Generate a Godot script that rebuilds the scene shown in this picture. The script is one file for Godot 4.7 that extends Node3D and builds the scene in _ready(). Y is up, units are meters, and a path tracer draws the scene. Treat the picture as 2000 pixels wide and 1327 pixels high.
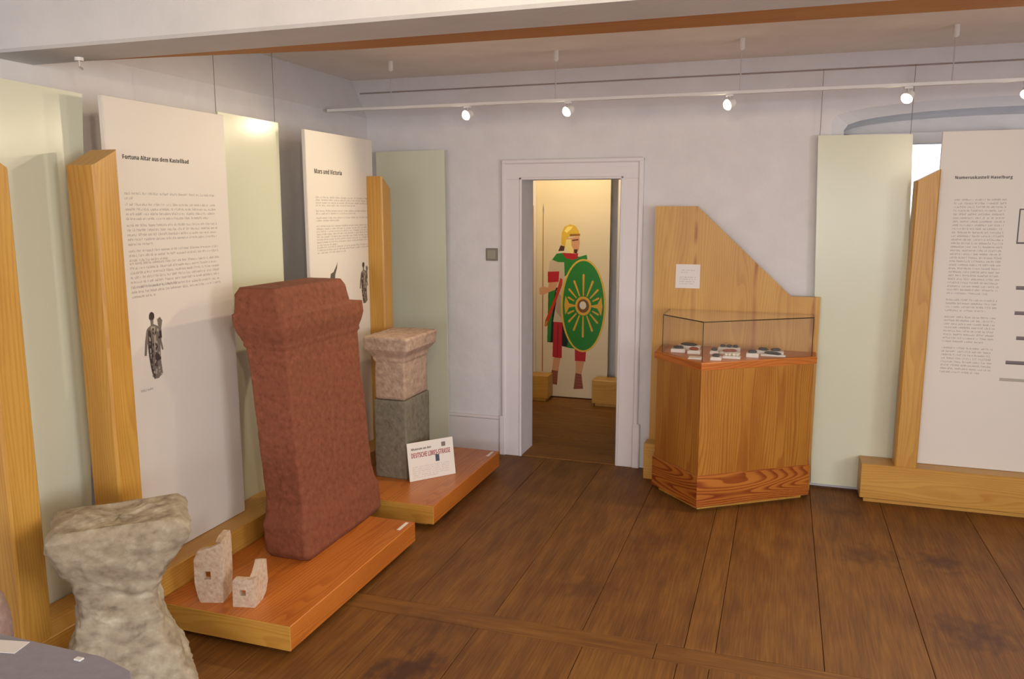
extends Node3D
# A museum room with Roman finds. Metres; y is up; -z runs to the wall with the door, +x to the right along it.

const EYE := Vector3(0, 1.70, 0)
const WALL_Z := -5.19      # face of the wall with the door
const WALL_X := -2.82      # face of the left wall
const TOP := 2.60          # ceiling
var M := {}
var rng := RandomNumberGenerator.new()
var taken := {}
var uvo := Vector2.ZERO

func _ready() -> void:
	rng.seed = 7
	# ---------------------------------------------------------------- camera, sky, exposure
	var cam := Camera3D.new()
	cam.name = "camera"
	cam.fov = rad_to_deg(2.0 * atan(663.5 / 1570.0))
	cam.position = EYE
	cam.rotation = Vector3(deg_to_rad(-9.1), deg_to_rad(18.6), 0)
	cam.near = 0.05
	cam.current = true
	add_child(cam)
	var sky_m := ProceduralSkyMaterial.new()
	sky_m.sky_top_color = Color(0.86, 0.91, 1.0)
	sky_m.sky_horizon_color = Color(0.96, 0.98, 1.0)
	sky_m.ground_bottom_color = Color(0.5, 0.5, 0.48)
	sky_m.ground_horizon_color = Color(0.6, 0.6, 0.58)
	sky_m.sky_energy_multiplier = 1.5
	sky_m.ground_energy_multiplier = 0.5
	sky_m.sun_angle_max = 0.0
	var sky := Sky.new()
	sky.sky_material = sky_m
	var env := Environment.new()
	env.background_mode = Environment.BG_SKY
	env.sky = sky
	env.tonemap_mode = Environment.TONE_MAPPER_LINEAR
	env.tonemap_exposure = 1.15
	env.sdfgi_enabled = true
	env.ssao_enabled = true
	env.ssil_enabled = true
	var we := WorldEnvironment.new()
	we.name = "world_environment"
	we.environment = env
	add_child(we)
	# daylight entering by the tall windows behind the camera and on the right
	for w in [[-1.8, 5.15, 0.0, 5.5], [0.2, 5.15, 0.0, 4.0], [2.2, 5.15, 0.0, 4.0], [3.37, -1.0, PI / 2, 5.6], [3.37, 1.8, PI / 2, 5.6]]:
		var day := AreaLight3D.new()
		day.name = "window_daylight"
		day.area_size = Vector2(1.5, 1.3)
		day.light_color = Color(0.985, 0.985, 1.0)
		day.light_energy = w[3]
		day.area_range = 16.0
		day.shadow_enabled = true
		add_child(day, true)
		day.position = Vector3(w[0], 1.52, w[1])
		day.rotation.y = w[2]
	# ---------------------------------------------------------------- scene
	materials()
	room_shell()
	inner_room()
	display_units()
	platforms()
	red_altar()
	small_altar()
	grey_stone()
	wall_tiles()
	desk()
	showcase()
	track()
	small_things()

# ==================================================================== helpers
func numbered(called: String) -> String:
	var n: int = taken.get(called, 0)
	taken[called] = n + 1
	return called if n == 0 else "%s_%03d" % [called, n]

func thing(called: String, label: String, category: String, at := Vector3.ZERO, turn := 0.0, group := "") -> Node3D:
	var o := Node3D.new()
	o.name = numbered(called)
	add_child(o)
	o.position = at
	o.rotation.y = turn
	tag(o, label, category, group)
	return o

func tag(o: Node, label: String, category := "", group := "") -> void:
	o.set_meta("label", label)
	if category: o.set_meta("category", category)
	if group: o.set_meta("group", group)

func obj(called: String, st: SurfaceTool, m: Material, parent: Node = self) -> MeshInstance3D:
	var o := MeshInstance3D.new()
	o.name = numbered(called) if parent == self else called
	o.mesh = st.commit()
	o.mesh.surface_set_material(0, m)
	parent.add_child(o, true)
	return o

func struct(called: String, st: SurfaceTool, m: Material) -> MeshInstance3D:
	var o := obj(called, st, m)
	o.set_meta("kind", "structure")
	return o

func mb() -> SurfaceTool:
	var st := SurfaceTool.new()
	st.begin(Mesh.PRIMITIVE_TRIANGLES)
	return st

# flat convex polygon; uv in metres with v along the grain
func face(st: SurfaceTool, pts: Array, outward: Vector3, grain := Vector3.UP, uvs: Array = []) -> void:
	var n: Vector3 = Vector3.ZERO
	for i in range(1, pts.size() - 1):
		n += (pts[i] - pts[0]).cross(pts[i + 1] - pts[0])
	n = n.normalized()
	var order := range(pts.size())
	if n.dot(outward) < 0.0:
		n = -n
	else:
		order.reverse()           # front faces run clockwise
	var g := grain
	if absf(n.dot(g)) > 0.8:
		g = Vector3.RIGHT if absf(n.x) < 0.5 else Vector3.FORWARD
	var a := n.cross(g).normalized()
	for i in range(1, order.size() - 1):
		for k in [order[0], order[i], order[i + 1]]:
			var p: Vector3 = pts[k]
			st.set_normal(n)
			st.set_uv(uvs[k] if uvs else Vector2(p.dot(a) + uvo.x, p.dot(g) / 2.2 + uvo.y))
			st.add_vertex(p)

# box with chamfered edges
func cbox(st: SurfaceTool, lo: Vector3, hi: Vector3, b := 0.004, grain := Vector3.UP) -> void:
	var c := (lo + hi) / 2.0
	var h := (hi - lo) / 2.0
	b = minf(b, minf(h.x, minf(h.y, h.z)) * 0.6)
	for ax in 3:
		var u := (ax + 1) % 3
		var w := (ax + 2) % 3
		for s in [-1.0, 1.0]:
			var q := []
			for k in [[-1, -1], [1, -1], [1, 1], [-1, 1]]:
				var p := Vector3.ZERO
				p[ax] = s * h[ax]
				p[u] = k[0] * (h[u] - b)
				p[w] = k[1] * (h[w] - b)
				q.append(c + p)
			var n := Vector3.ZERO
			n[ax] = s
			face(st, q, n, grain)
		if b <= 0.0: continue
		for s in [-1.0, 1.0]:              # edges along ax
			for t in [-1.0, 1.0]:
				var q := []
				for e in [[-1, 0], [1, 0], [1, 1], [-1, 1]]:
					var p := Vector3.ZERO
					p[ax] = e[0] * (h[ax] - b)
					p[u] = s * (h[u] - (b if e[1] else 0.0))
					p[w] = t * (h[w] - (0.0 if e[1] else b))
					q.append(c + p)
				var n := Vector3.ZERO
				n[u] = s
				n[w] = t
				face(st, q, n, grain)
	if b > 0.0:
		for sx in [-1.0, 1.0]:
			for sy in [-1.0, 1.0]:
				for sz in [-1.0, 1.0]:
					var s := Vector3(sx, sy, sz)
					face(st, [c + s * (h - Vector3(0, b, b)), c + s * (h - Vector3(b, 0, b)), c + s * (h - Vector3(b, b, 0))], s, grain)

# convex polygon in plan, extruded upwards, with a chamfered rim
func prism(st: SurfaceTool, plan: Array, y0: float, y1: float, b := 0.003, grain := Vector3.UP) -> void:
	var mid := Vector2.ZERO
	for p in plan: mid += p / float(plan.size())
	var ins := []
	for p in plan: ins.append(p + (mid - p).normalized() * b * 1.3)
	var lift := func(a: Array, y: float) -> Array:
		var r := []
		for p in a: r.append(Vector3(p.x, y, p.y))
		return r
	var lo: Array = lift.call(plan, y0)
	var up: Array = lift.call(plan, y1 - b)
	var cap: Array = lift.call(ins, y1)
	face(st, lo, Vector3.DOWN, grain)
	face(st, cap, Vector3.UP, grain)
	for i in plan.size():
		var j := (i + 1) % plan.size()
		var e: Vector2 = (plan[i] + plan[j]) / 2.0 - mid
		var d: Vector2 = plan[j] - plan[i]
		var n2 := Vector2(-d.y, d.x).normalized()
		if n2.dot(e) < 0.0: n2 = -n2
		var n := Vector3(n2.x, 0, n2.y)
		face(st, [lo[i], lo[j], up[j], up[i]], n, grain)
		if b > 0.0: face(st, [up[i], up[j], cap[j], cap[i]], n + Vector3.UP, grain)

# any simple polygon in a plane, extruded: to3 turns a 2D point and a depth into a point
func slab(st: SurfaceTool, poly: PackedVector2Array, d0: float, d1: float, to3: Callable, grain := Vector3.UP) -> void:
	var tri := Geometry2D.triangulate_polygon(poly)
	var deep: Vector3 = to3.call(Vector2.ZERO, d1) - to3.call(Vector2.ZERO, d0)
	for t in range(0, tri.size(), 3):
		for d in [d0, d1]:
			face(st, [to3.call(poly[tri[t]], d), to3.call(poly[tri[t + 1]], d), to3.call(poly[tri[t + 2]], d)], deep if d == d1 else -deep, grain)
	var turn := -1.0 if Geometry2D.is_polygon_clockwise(poly) else 1.0
	for i in poly.size():
		var a := poly[i]
		var b := poly[(i + 1) % poly.size()]
		var e := (b - a).normalized()
		var o2 := Vector2(e.y, -e.x) * turn
		var out: Vector3 = to3.call(a + o2, d0) - to3.call(a, d0)
		face(st, [to3.call(a, d0), to3.call(b, d0), to3.call(b, d1), to3.call(a, d1)], out, grain)

func tube(st: SurfaceTool, a: Vector3, b: Vector3, r: float, r2 := -1.0, n := 12) -> void:
	if r2 < 0.0: r2 = r
	var d := (b - a).normalized()
	var u := d.cross(Vector3.RIGHT if absf(d.x) < 0.8 else Vector3.UP).normalized()
	var w := d.cross(u)
	var ca := []
	var cb := []
	for i in n:
		var t := TAU * i / n
		var o := u * cos(t) + w * sin(t)
		ca.append(a + o * r)
		cb.append(b + o * r2)
	for i in n:
		var j := (i + 1) % n
		face(st, [ca[i], ca[j], cb[j], cb[i]], ca[i] + ca[j] - 2.0 * a + (cb[i] - b))
	face(st, ca, -d)
	face(st, cb, d)

# a rough stone: rounded rectangles stacked upwards, [y, x, z, half x, half z, corner], roughened by noise
func stone(levels: Array, rows: int, around: int, amount: float, fine: float, seed_: int, turn := 0.0) -> SurfaceTool:
	var no := FastNoiseLite.new()
	no.seed = seed_
	no.frequency = 6.0
	no.fractal_octaves = 4
	var chip := FastNoiseLite.new()
	chip.seed = seed_ + 5
	chip.frequency = 38.0
	chip.fractal_octaves = 3
	var rings := []
	var ys := []
	for i in levels.size() - 1:
		var k: int = maxi(1, int(rows * (levels[i + 1][0] - levels[i][0]) / (levels[-1][0] - levels[0][0])))
		for j in k: ys.append([i, float(j) / k])
	ys.append([levels.size() - 2, 1.0])
	var put := func(y: float, cx: float, cz: float, hx: float, hz: float, rad: float, shrink: float) -> Array:
		var ring := []
		for i in around:
			var t := TAU * (i + 0.5) / around
			# walk the outline of the rectangle evenly
			var per := float(i) / around * 4.0
			var side := int(per) % 4
			var f := (per - floorf(per)) * 2.0 - 1.0
			var p := Vector2.ZERO
			match side:
				0: p = Vector2(1, f)
				1: p = Vector2(-f, 1)
				2: p = Vector2(-1, -f)
				_: p = Vector2(f, -1)
			p *= Vector2(hx, hz)
			var inner := Vector2(maxf(hx - rad, 0.0), maxf(hz - rad, 0.0))
			var q := p.clamp(-inner, inner)
			var o := p - q
			if o.length() > 0.0001: p = q + o.normalized() * minf(rad, minf(hx, hz))
			p *= shrink
			var v := Vector3(p.x, 0, p.y).rotated(Vector3.UP, turn) + Vector3(cx, y, cz)
			ring.append(v)
		return ring
	var first: Array = levels[0]
	rings.append(put.call(first[0], first[1], first[2], first[3], first[4], first[5], 0.02))
	rings.append(put.call(first[0], first[1], first[2], first[3], first[4], first[5], 0.6))
	for e in ys:
		var a: Array = levels[e[0]]
		var b: Array = levels[e[0] + 1]
		var v := []
		for k in 6: v.append(lerpf(a[k], b[k], e[1]))
		rings.append(put.call(v[0], v[1], v[2], v[3], v[4], v[5], 1.0))
	var last: Array = levels[-1]
	for s in [0.93, 0.82, 0.66, 0.48, 0.28, 0.1, 0.01]:
		rings.append(put.call(last[0], last[1], last[2], last[3], last[4], last[5], s))
	var st := mb()
	st.set_smooth_group(0)
	for r in rings.size():
		for i in around:
			var p: Vector3 = rings[r][i]
			var l: Array = levels[clampi((r - 2) * levels.size() / ys.size(), 0, levels.size() - 1)]
			var out := Vector3(p.x - l[1], 0.0, p.z - l[2]).normalized()
			if r > ys.size() + 2: out = Vector3.UP * clampf((r - ys.size() - 2) * 0.4, 0.0, 1.0) + out * 0.2
			if r < 3: out *= 0.3 * r
			p += out * (no.get_noise_3dv(p) * amount + chip.get_noise_3dv(p) * fine)
			st.set_uv(Vector2(float(i) / around, float(r) / rings.size()))
			st.add_vertex(p)
	for r in rings.size() - 1:
		for i in around:
			var j := (i + 1) % around
			var a := r * around + i
			var b := r * around + j
			var c := (r + 1) * around + j
			var d := (r + 1) * around + i
			for k in [a, b, c, a, c, d]: st.add_index(k)
	st.generate_normals()
	return st

# ==================================================================== materials
func flat(c: Color, rough := 0.8, metal := 0.0) -> StandardMaterial3D:
	var m := StandardMaterial3D.new()
	m.albedo_color = c
	m.roughness = rough
	m.metallic = metal
	return m

func speckle(colors: Array, freq: float, scale: float, rough: float, relief := 0.0, seed_ := 1, octaves := 5) -> StandardMaterial3D:
	var no := FastNoiseLite.new()
	no.seed = seed_
	no.frequency = freq
	no.fractal_octaves = octaves
	no.fractal_gain = 0.6
	var t := NoiseTexture2D.new()
	t.width = 512
	t.height = 512
	t.seamless = true
	t.noise = no
	var g := Gradient.new()
	g.offsets = PackedFloat32Array([0.0, 0.35, 0.65, 1.0])
	g.colors = PackedColorArray(colors)
	t.color_ramp = g
	var m := StandardMaterial3D.new()
	m.albedo_texture = t
	m.roughness = rough
	m.uv1_triplanar = true
	m.uv1_world_triplanar = true
	m.uv1_scale = Vector3.ONE * scale
	if relief > 0.0:
		var n2 := NoiseTexture2D.new()
		n2.width = 512
		n2.height = 512
		n2.seamless = true
		n2.noise = no
		n2.as_normal_map = true
		n2.bump_strength = 6.0
		m.normal_enabled = true
		m.normal_texture = n2
		m.normal_scale = relief
	return m

func lerp3(a: Color, b: Color, t: float) -> Color:
	return a.lerp(b, clampf(t, 0.0, 1.0))

# planed softwood, one metre across and 2.2 m along the grain
func wood_image(w: int, h: int, seed_: int, light: Color, dark: Color, rings: float, warp: float, hard: float, streaks: Array = []) -> ImageTexture:
	var a := FastNoiseLite.new()
	a.seed = seed_
	a.frequency = 1.0
	a.fractal_octaves = 2
	var b := FastNoiseLite.new()
	b.seed = seed_ + 1
	b.frequency = 1.0
	b.fractal_octaves = 2
	var bytes := PackedByteArray()
	bytes.resize(w * h * 3)
	var k := 0
	for y in h:
		var v := 2.2 * y / h
		for x in w:
			var u := float(x) / w
			var d := u * rings + a.get_noise_2d(u * 4.0, v * 0.55) * warp
			var r := d - floorf(d)
			var late := smoothstep(0.35, 0.9, r) * (1.0 - smoothstep(0.93, 1.0, r))
			var fib := b.get_noise_2d(u * 160.0, v * 5.0)
			var broad := b.get_noise_2d(u * 5.0 + 40.0, v * 0.8)
			var c := lerp3(light, dark, 0.12 + hard * late + 0.16 * fib + 0.3 * broad)
			for s in streaks:        # reddish resin streaks along the heart of the board
				var q := absf(u - s - 0.012 * a.get_noise_2d(s * 90.0, v * 2.5)) / (0.016 + 0.012 * b.get_noise_2d(s * 70.0, v * 3.0))
				if q < 1.0: c = c.lerp(Color8(142, 72, 22), (1.0 - q) * clampf(0.45 + 0.9 * a.get_noise_2d(s * 31.0 + 7.0, v * 4.0), 0.0, 0.8))
			bytes[k] = int(c.r * 255.0)
			bytes[k + 1] = int(c.g * 255.0)
			bytes[k + 2] = int(c.b * 255.0)
			k += 3
	return ImageTexture.create_from_image(Image.create_from_data(w, h, false, Image.FORMAT_RGB8, bytes))

const SEAMS := [-2.86, -2.68, -2.29, -1.89, -1.49, -1.092, -0.705, -0.294, -0.174, 0.224, 0.61, 1.06, 1.46, 1.86, 2.26, 2.66, 3.06, 3.42]
# the old floor, seen part: x -2.9..1.6, z -5.3..-1.8
func floor_image(w: int, h: int) -> ImageTexture:
	var a := FastNoiseLite.new()
	a.seed = 21
	a.frequency = 1.0
	a.fractal_octaves = 3
	var b := FastNoiseLite.new()
	b.seed = 22
	b.frequency = 1.0
	b.fractal_octaves = 3
	var pale := Color8(136, 90, 30)
	var deep := Color8(94, 54, 12)
	var stain := Color8(64, 31, 12)
	var spots := [[0.487, -4.15, 0.16, 0.5], [0.80, -4.2, 0.15, 0.7], [0.82, -3.47, 0.17, 0.75], [-1.27, -2.50, 0.13, 1.1], [-1.22, -2.60, 0.07, 0.9], [-1.75, -4.0, 0.1, 0.6], [-0.55, -4.0, 0.16, 0.3], [-0.78, -3.37, 0.14, 0.4], [-1.32, -2.82, 0.2, 0.35], [1.2, -3.1, 0.2, 0.4], [0.42, -4.75, 0.12, 0.4]]
	var tone := []
	var r2 := RandomNumberGenerator.new()
	r2.seed = 5
	for i in 40: tone.append(r2.randf_range(-0.22, 0.22))
	var bytes := PackedByteArray()
	bytes.resize(w * h * 3)
	var k := 0
	for y in h:
		var z := -5.3 + 3.5 * y / h
		var header := z > -3.0 and z < -2.88
		for x in w:
			var px := -2.9 + 4.5 * x / w
			var i := 0
			while i < SEAMS.size() - 1 and SEAMS[i + 1] < px: i += 1
			var u := px
			var v := z
			if header:
				u = z * 2.0 + 7.0
				v = px
				i = 30
			elif z > -2.88: i += 18
			var g := a.get_noise_2d(u * 9.0 + i * 3.7, v * 1.1)
			var fib := b.get_noise_2d(u * 110.0, v * 3.2 + i)
			var worn := b.get_noise_2d(px * 3.0 + 9.0, z * 3.0)
			var t: float = 0.42 + 0.6 * tone[i] + 0.4 * g + 0.55 * fib + 0.22 * worn
			var c := lerp3(pale, deep, t)
			for s in spots:
				var dd: float = Vector2(px - s[0], z - s[1]).length() / s[2]
				if dd < 1.6:
					dd += 0.7 * b.get_noise_2d(px * 14.0, z * 9.0)
					c = c.lerp(stain, clampf((1.0 - dd) * s[3], 0.0, 0.85))
			bytes[k] = int(c.r * 255.0)
			bytes[k + 1] = int(c.g * 255.0)
			bytes[k + 2] = int(c.b * 255.0)
			k += 3
	return ImageTexture.create_from_image(Image.create_from_data(w, h, false, Image.FORMAT_RGB8, bytes))

func textured(t: Texture2D, rough: float, tint := Color.WHITE) -> StandardMaterial3D:
	var m := StandardMaterial3D.new()
	m.albedo_texture = t
	m.albedo_color = tint
	m.roughness = rough
	return m

func materials() -> void:
	M.wall = speckle([Color(0.845, 0.835, 0.84), Color(0.86, 0.85, 0.855), Color(0.87, 0.86, 0.865), Color(0.885, 0.875, 0.875)], 0.012, 0.6, 0.9, 0.15, 3)
	M.ceiling = speckle([Color(0.91, 0.87, 0.83), Color(0.92, 0.88, 0.84), Color(0.93, 0.89, 0.85), Color(0.94, 0.9, 0.86)], 0.012, 0.6, 0.9, 0.1, 4)
	M.beam = speckle([Color(0.82, 0.815, 0.805), Color(0.835, 0.83, 0.82), Color(0.845, 0.84, 0.83), Color(0.855, 0.85, 0.84)], 0.012, 0.6, 0.75, 0.1, 5)
	M.trim = flat(Color(0.88, 0.86, 0.87), 0.5)
	var pine := wood_image(512, 768, 11, Color8(203, 156, 72), Color8(168, 111, 38), 60.0, 4.0, 0.3)
	var larch := wood_image(640, 900, 31, Color8(182, 126, 50), Color8(132, 68, 18), 52.0, 5.0, 0.38)
	var bold := wood_image(512, 512, 51, Color8(186, 116, 44), Color8(126, 54, 16), 20.0, 7.5, 0.75)
	var knotty := wood_image(512, 768, 11, Color8(203, 156, 72), Color8(168, 111, 38), 60.0, 4.0, 0.3, [0.12, 0.46, 0.83])
	M.pine = textured(pine, 0.38)
	M.larch = textured(larch, 0.34)
	M.platform = textured(wood_image(512, 768, 71, Color8(202, 122, 48), Color8(156, 80, 26), 46.0, 5.5, 0.4), 0.35)
	M.bold = textured(bold, 0.36)
	M.knotty = textured(knotty, 0.4)
	M.strip = textured(pine, 0.6, Color(0.95, 0.84, 0.74))
	M.floor = textured(floor_image(1400, 1100), 0.6)
	M.floor_far = textured(wood_image(512, 640, 91, Color8(136, 90, 30), Color8(94, 54, 12), 40.0, 6.0, 0.45), 0.6)
	M.board = flat(Color(0.88, 0.855, 0.82), 0.5)
	M.opal = flat(Color(0.84, 0.85, 0.76), 0.22)
	M.opal_edge = flat(Color(0.62, 0.72, 0.62), 0.2)
	M.wire = flat(Color(0.5, 0.47, 0.45), 0.5, 0.3)
	M.white = flat(Color(0.9, 0.89, 0.87), 0.45)
	M.steel = flat(Color(0.78, 0.77, 0.75), 0.35, 0.5)
	M.ink = flat(Color(0.17, 0.15, 0.14), 0.7)
	M.red = speckle([Color8(100, 50, 30), Color8(124, 70, 46), Color8(131, 75, 51), Color8(150, 94, 70)], 0.03, 1.6, 0.88, 0.22, 8)
	M.buff = speckle([Color8(142, 116, 98), Color8(176, 150, 132), Color8(188, 162, 142), Color8(206, 186, 164)], 0.02, 1.8, 0.9, 0.7, 9)
	M.greystone = speckle([Color8(96, 90, 76), Color8(122, 116, 100), Color8(130, 124, 108), Color8(146, 140, 122)], 0.02, 1.8, 0.9, 0.6, 10)
	M.sandstone = speckle([Color8(110, 98, 82), Color8(160, 146, 124), Color8(178, 166, 142), Color8(214, 206, 184)], 0.018, 1.5, 0.92, 0.3, 12)
	M.pinkstone = speckle([Color8(128, 100, 92), Color8(158, 130, 120), Color8(170, 146, 136), Color8(196, 176, 164)], 0.016, 1.5, 0.92, 0.9, 13)
	M.clay = speckle([Color8(176, 138, 112), Color8(200, 174, 150), Color8(210, 190, 168), Color8(222, 206, 188)], 0.02, 3.0, 0.9, 0.6, 14)
	M.laminate = speckle([Color(0.55, 0.54, 0.57), Color(0.57, 0.56, 0.59), Color(0.58, 0.57, 0.6), Color(0.6, 0.59, 0.62)], 0.03, 2.0, 0.45, 0.0, 15)
	M.paper = flat(Color(0.92, 0.9, 0.87), 0.6)
	var g := StandardMaterial3D.new()
	g.transparency = BaseMaterial3D.TRANSPARENCY_ALPHA
	g.albedo_color = Color(0.96, 0.98, 0.96, 0.02)
	g.roughness = 0.03
	M.glass = g
	var lamp := StandardMaterial3D.new()
	lamp.albedo_color = Color(1, 1, 1)
	lamp.emission_enabled = true
	lamp.emission = Color(1.0, 0.93, 0.82)
	lamp.emission_energy_multiplier = 9.0
	M.bulb = lamp

# ==================================================================== the room
func room_shell() -> void:
	# boards of the old floor: long boards either side of one cross board
	var fl := Node3D.new()
	fl.name = "floor"
	fl.set_meta("kind", "structure")
	add_child(fl)
	var bed := mb()
	cbox(bed, Vector3(-3.3, -0.2, -5.25), Vector3(3.5, -0.034, 5.3), 0.0)
	obj("underfloor", bed, M.floor_far, fl)
	var board := func(lo: Vector2, hi: Vector2) -> void:
		var st := mb()
		var g := 0.0011
		var y := rng.randf_range(-0.0015, 0.0)
		var b := 0.0018
		var a := [Vector3(lo.x + g, y - b, lo.y + g), Vector3(hi.x - g, y - b, lo.y + g), Vector3(hi.x - g, y - b, hi.y - g), Vector3(lo.x + g, y - b, hi.y - g)]
		var up := [a[0] + Vector3(b, b, b), a[1] + Vector3(-b, b, b), a[2] + Vector3(-b, b, -b), a[3] + Vector3(b, b, -b)]
		var uv := func(q: Array) -> Array:
			var r := []
			for p in q: r.append(Vector2((p.x + 2.9) / 4.5, (p.z + 5.3) / 3.5))
			return r
		face(st, up, Vector3.UP, Vector3.FORWARD, uv.call(up))
		for i in 4:
			var j := (i + 1) % 4
			var mid: Vector3 = (a[i] + a[j] - a[(i + 2) % 4] - a[(i + 3) % 4])
			var q := [a[i], a[j], up[j], up[i]]
			face(st, q, mid + Vector3.UP, Vector3.UP, uv.call(q))
			var dn := [a[i], a[j], a[j] + Vector3.DOWN * 0.03, a[i] + Vector3.DOWN * 0.03]
			face(st, dn, mid, Vector3.UP, uv.call(dn))
		obj("plank", st, M.floor, fl)
	for i in SEAMS.size() - 1:
		board.call(Vector2(SEAMS[i], -5.19), Vector2(SEAMS[i + 1], -3.0))
		var sh := 0.03 * sin(i * 2.3)
		var sh2 := 0.03 * sin((i + 1) * 2.3)
		board.call(Vector2(SEAMS[i] + (sh if i else 0.0), -2.88), Vector2(SEAMS[i + 1] + sh2, 0.2))
		board.call(Vector2(SEAMS[i], 0.2), Vector2(SEAMS[i + 1], 5.2))
	board.call(Vector2(-2.86, -3.0), Vector2(-0.4, -2.88))
	board.call(Vector2(-0.4, -3.0), Vector2(3.42, -2.88))

	# left wall, leaning out a little under the ceiling
	var st := mb()
	slab(st, PackedVector2Array([Vector2(-3.2, -0.2), Vector2(WALL_X, -0.2), Vector2(WALL_X, 2.34), Vector2(-2.945, TOP + 0.03), Vector2(-3.2, TOP + 0.03)]), -5.4, 5.4, func(p: Vector2, d: float) -> Vector3: return Vector3(p.x, p.y, d))
	struct("wall_left", st, M.wall)

	# wall with the door and the arched window recess
	var arch := func(grow: float) -> Array:
		var r := []
		var x0 := 0.30 - grow
		var x1 := 2.2 + grow
		for i in 17:
			var t := i / 16.0
			var s := sin(PI * t)
			r.append(Vector2(lerpf(x0, x1, t * t * (3.0 - 2.0 * t)), 2.17 + grow * 0.7 + 0.105 * pow(s, 0.75)))
		return r
	var outline := func(grow: float) -> PackedVector2Array:
		var p := PackedVector2Array([Vector2(-3.2, -0.2), Vector2(-1.675, -0.2), Vector2(-1.675, 1.908), Vector2(-1.005, 1.908), Vector2(-1.005, -0.2)])
		p.append(Vector2(0.30 - grow, -0.2))
		p.append_array(PackedVector2Array(arch.call(grow)))
		p.append_array(PackedVector2Array([Vector2(2.2 + grow, -0.2), Vector2(3.8, -0.2), Vector2(3.8, TOP + 0.03), Vector2(-3.2, TOP + 0.03)]))
		return p
	st = mb()
	var bev := 0.07
	var front: PackedVector2Array = outline.call(bev)
	var hole: PackedVector2Array = outline.call(0.0)
	var tri := Geometry2D.triangulate_polygon(front)
	for t in range(0, tri.size(), 3):
		var q := []
		for k in 3: q.append(Vector3(front[tri[t + k]].x, front[tri[t + k]].y, WALL_Z))
		face(st, q, Vector3.BACK)
	for i in front.size() - 1:
		var a := front[i]
		var b := front[i + 1]
		var c := hole[i]
		var d := hole[i + 1]
		var zb := WALL_Z - 0.55 if i >= 5 and i < 23 else WALL_Z - 0.26
		var zf := WALL_Z - 0.06 if i >= 5 and i < 23 else WALL_Z
		if i == 0 or i >= 23: continue
		if i <= 4: continue
		var way := Vector3(0, -1, 0.3)
		if i == 1: way = Vector3.RIGHT
		if i == 3: way = Vector3.LEFT
		if i == 5: way = Vector3.RIGHT
		if i == 22: way = Vector3.LEFT
		if zf != WALL_Z:
			face(st, [Vector3(a.x, a.y, WALL_Z), Vector3(b.x, b.y, WALL_Z), Vector3(d.x, d.y, zf), Vector3(c.x, c.y, zf)], way + Vector3.BACK * 0.5)
		face(st, [Vector3(c.x, c.y, zf), Vector3(d.x, d.y, zf), Vector3(d.x, d.y, zb), Vector3(c.x, c.y, zb)], way)
	# body of the wall behind its face
	for r in [[-3.2, -1.675, -0.2, 2.63], [-1.675, -1.005, 1.908, 2.63], [-1.005, 0.2, -0.2, 2.63], [2.32, 3.8, -0.2, 2.63], [0.12, 2.32, 2.42, 2.63]]:
		cbox(st, Vector3(r[0], r[2], WALL_Z - 0.25), Vector3(r[1], r[3], WALL_Z - 0.005), 0.0)
	cbox(st, Vector3(0.12, -0.2, WALL_Z - 0.6), Vector3(0.299, 2.63, WALL_Z - 0.07), 0.0)
	cbox(st, Vector3(2.201, -0.2, WALL_Z - 0.6), Vector3(2.32, 2.63, WALL_Z - 0.07), 0.0)
	cbox(st, Vector3(0.2, 2.28, WALL_Z - 0.6), Vector3(2.25, 2.63, WALL_Z - 0.07), 0.0)
	struct("wall_far", st, M.wall)

	# window at the back of the recess
	var wn := Node3D.new()
	wn.name = "window_1"
	wn.set_meta("kind", "structure")
	add_child(wn)
	var wz := WALL_Z - 0.5
	st = mb()
	cbox(st, Vector3(0.2, 2.185, wz - 0.1), Vector3(2.25, 2.33, wz), 0.0)
	cbox(st, Vector3(0.2, -0.2, wz - 0.1), Vector3(2.25, 0.85, WALL_Z - 0.003), 0.0)
	obj("parapet", st, M.wall, wn)
	st = mb()
	for r in [[0.235, 0.36, 0.85, 2.185], [2.135, 2.2, 0.85, 2.185], [1.185, 1.25, 0.85, 2.185], [0.235, 2.2, 2.11, 2.185], [0.235, 2.2, 0.85, 0.92]]:
		cbox(st, Vector3(r[0], r[2], wz - 0.03), Vector3(r[1], r[3], wz + 0.03), 0.006)
	obj("window_frame", st, M.trim, wn)
	for r in [[0.36, 1.185], [1.25, 2.135]]:
		st = mb()
		cbox(st, Vector3(r[0], 0.92, wz - 0.004), Vector3(r[1], 2.11, wz + 0.004), 0.0)
		obj("pane", st, M.glass, wn)

	# other walls, with the windows that light the room
	wall_with_windows("wall_right", true, 3.42, 3.8, [[-1.8, -0.2], [1.0, 2.6]])
	wall_with_windows("wall_back", false, 5.2, 5.6, [[-2.6, -1.0], [-0.6, 1.0], [1.4, 3.0]])
	st = mb()
	cbox(st, Vector3(-3.3, TOP, -5.5), Vector3(3.8, TOP + 0.25, 5.6), 0.0)
	struct("ceiling", st, M.ceiling)
	st = mb()
	cbox(st, Vector3(-2.95, 2.263, -2.515), Vector3(3.45, TOP + 0.02, -2.268), 0.01, Vector3.RIGHT)
	struct("ceiling_beam", st, M.beam)
	# brown timber along the far side of the beam
	st = mb()
	slab(st, PackedVector2Array([Vector2(-2.6, -2.514), Vector2(3.45, -2.514), Vector2(3.45, -2.79), Vector2(-1.5, -2.655), Vector2(-2.3, -2.55), Vector2(-2.6, -2.525)]), 2.268, TOP, func(p: Vector2, d: float) -> Vector3: return Vector3(p.x, d, p.y), Vector3.RIGHT)
	struct("trim_1", st, M.strip)

	# door surround: flat boards with a raised outer bead
	st = mb()
	var z0 := WALL_Z
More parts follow.
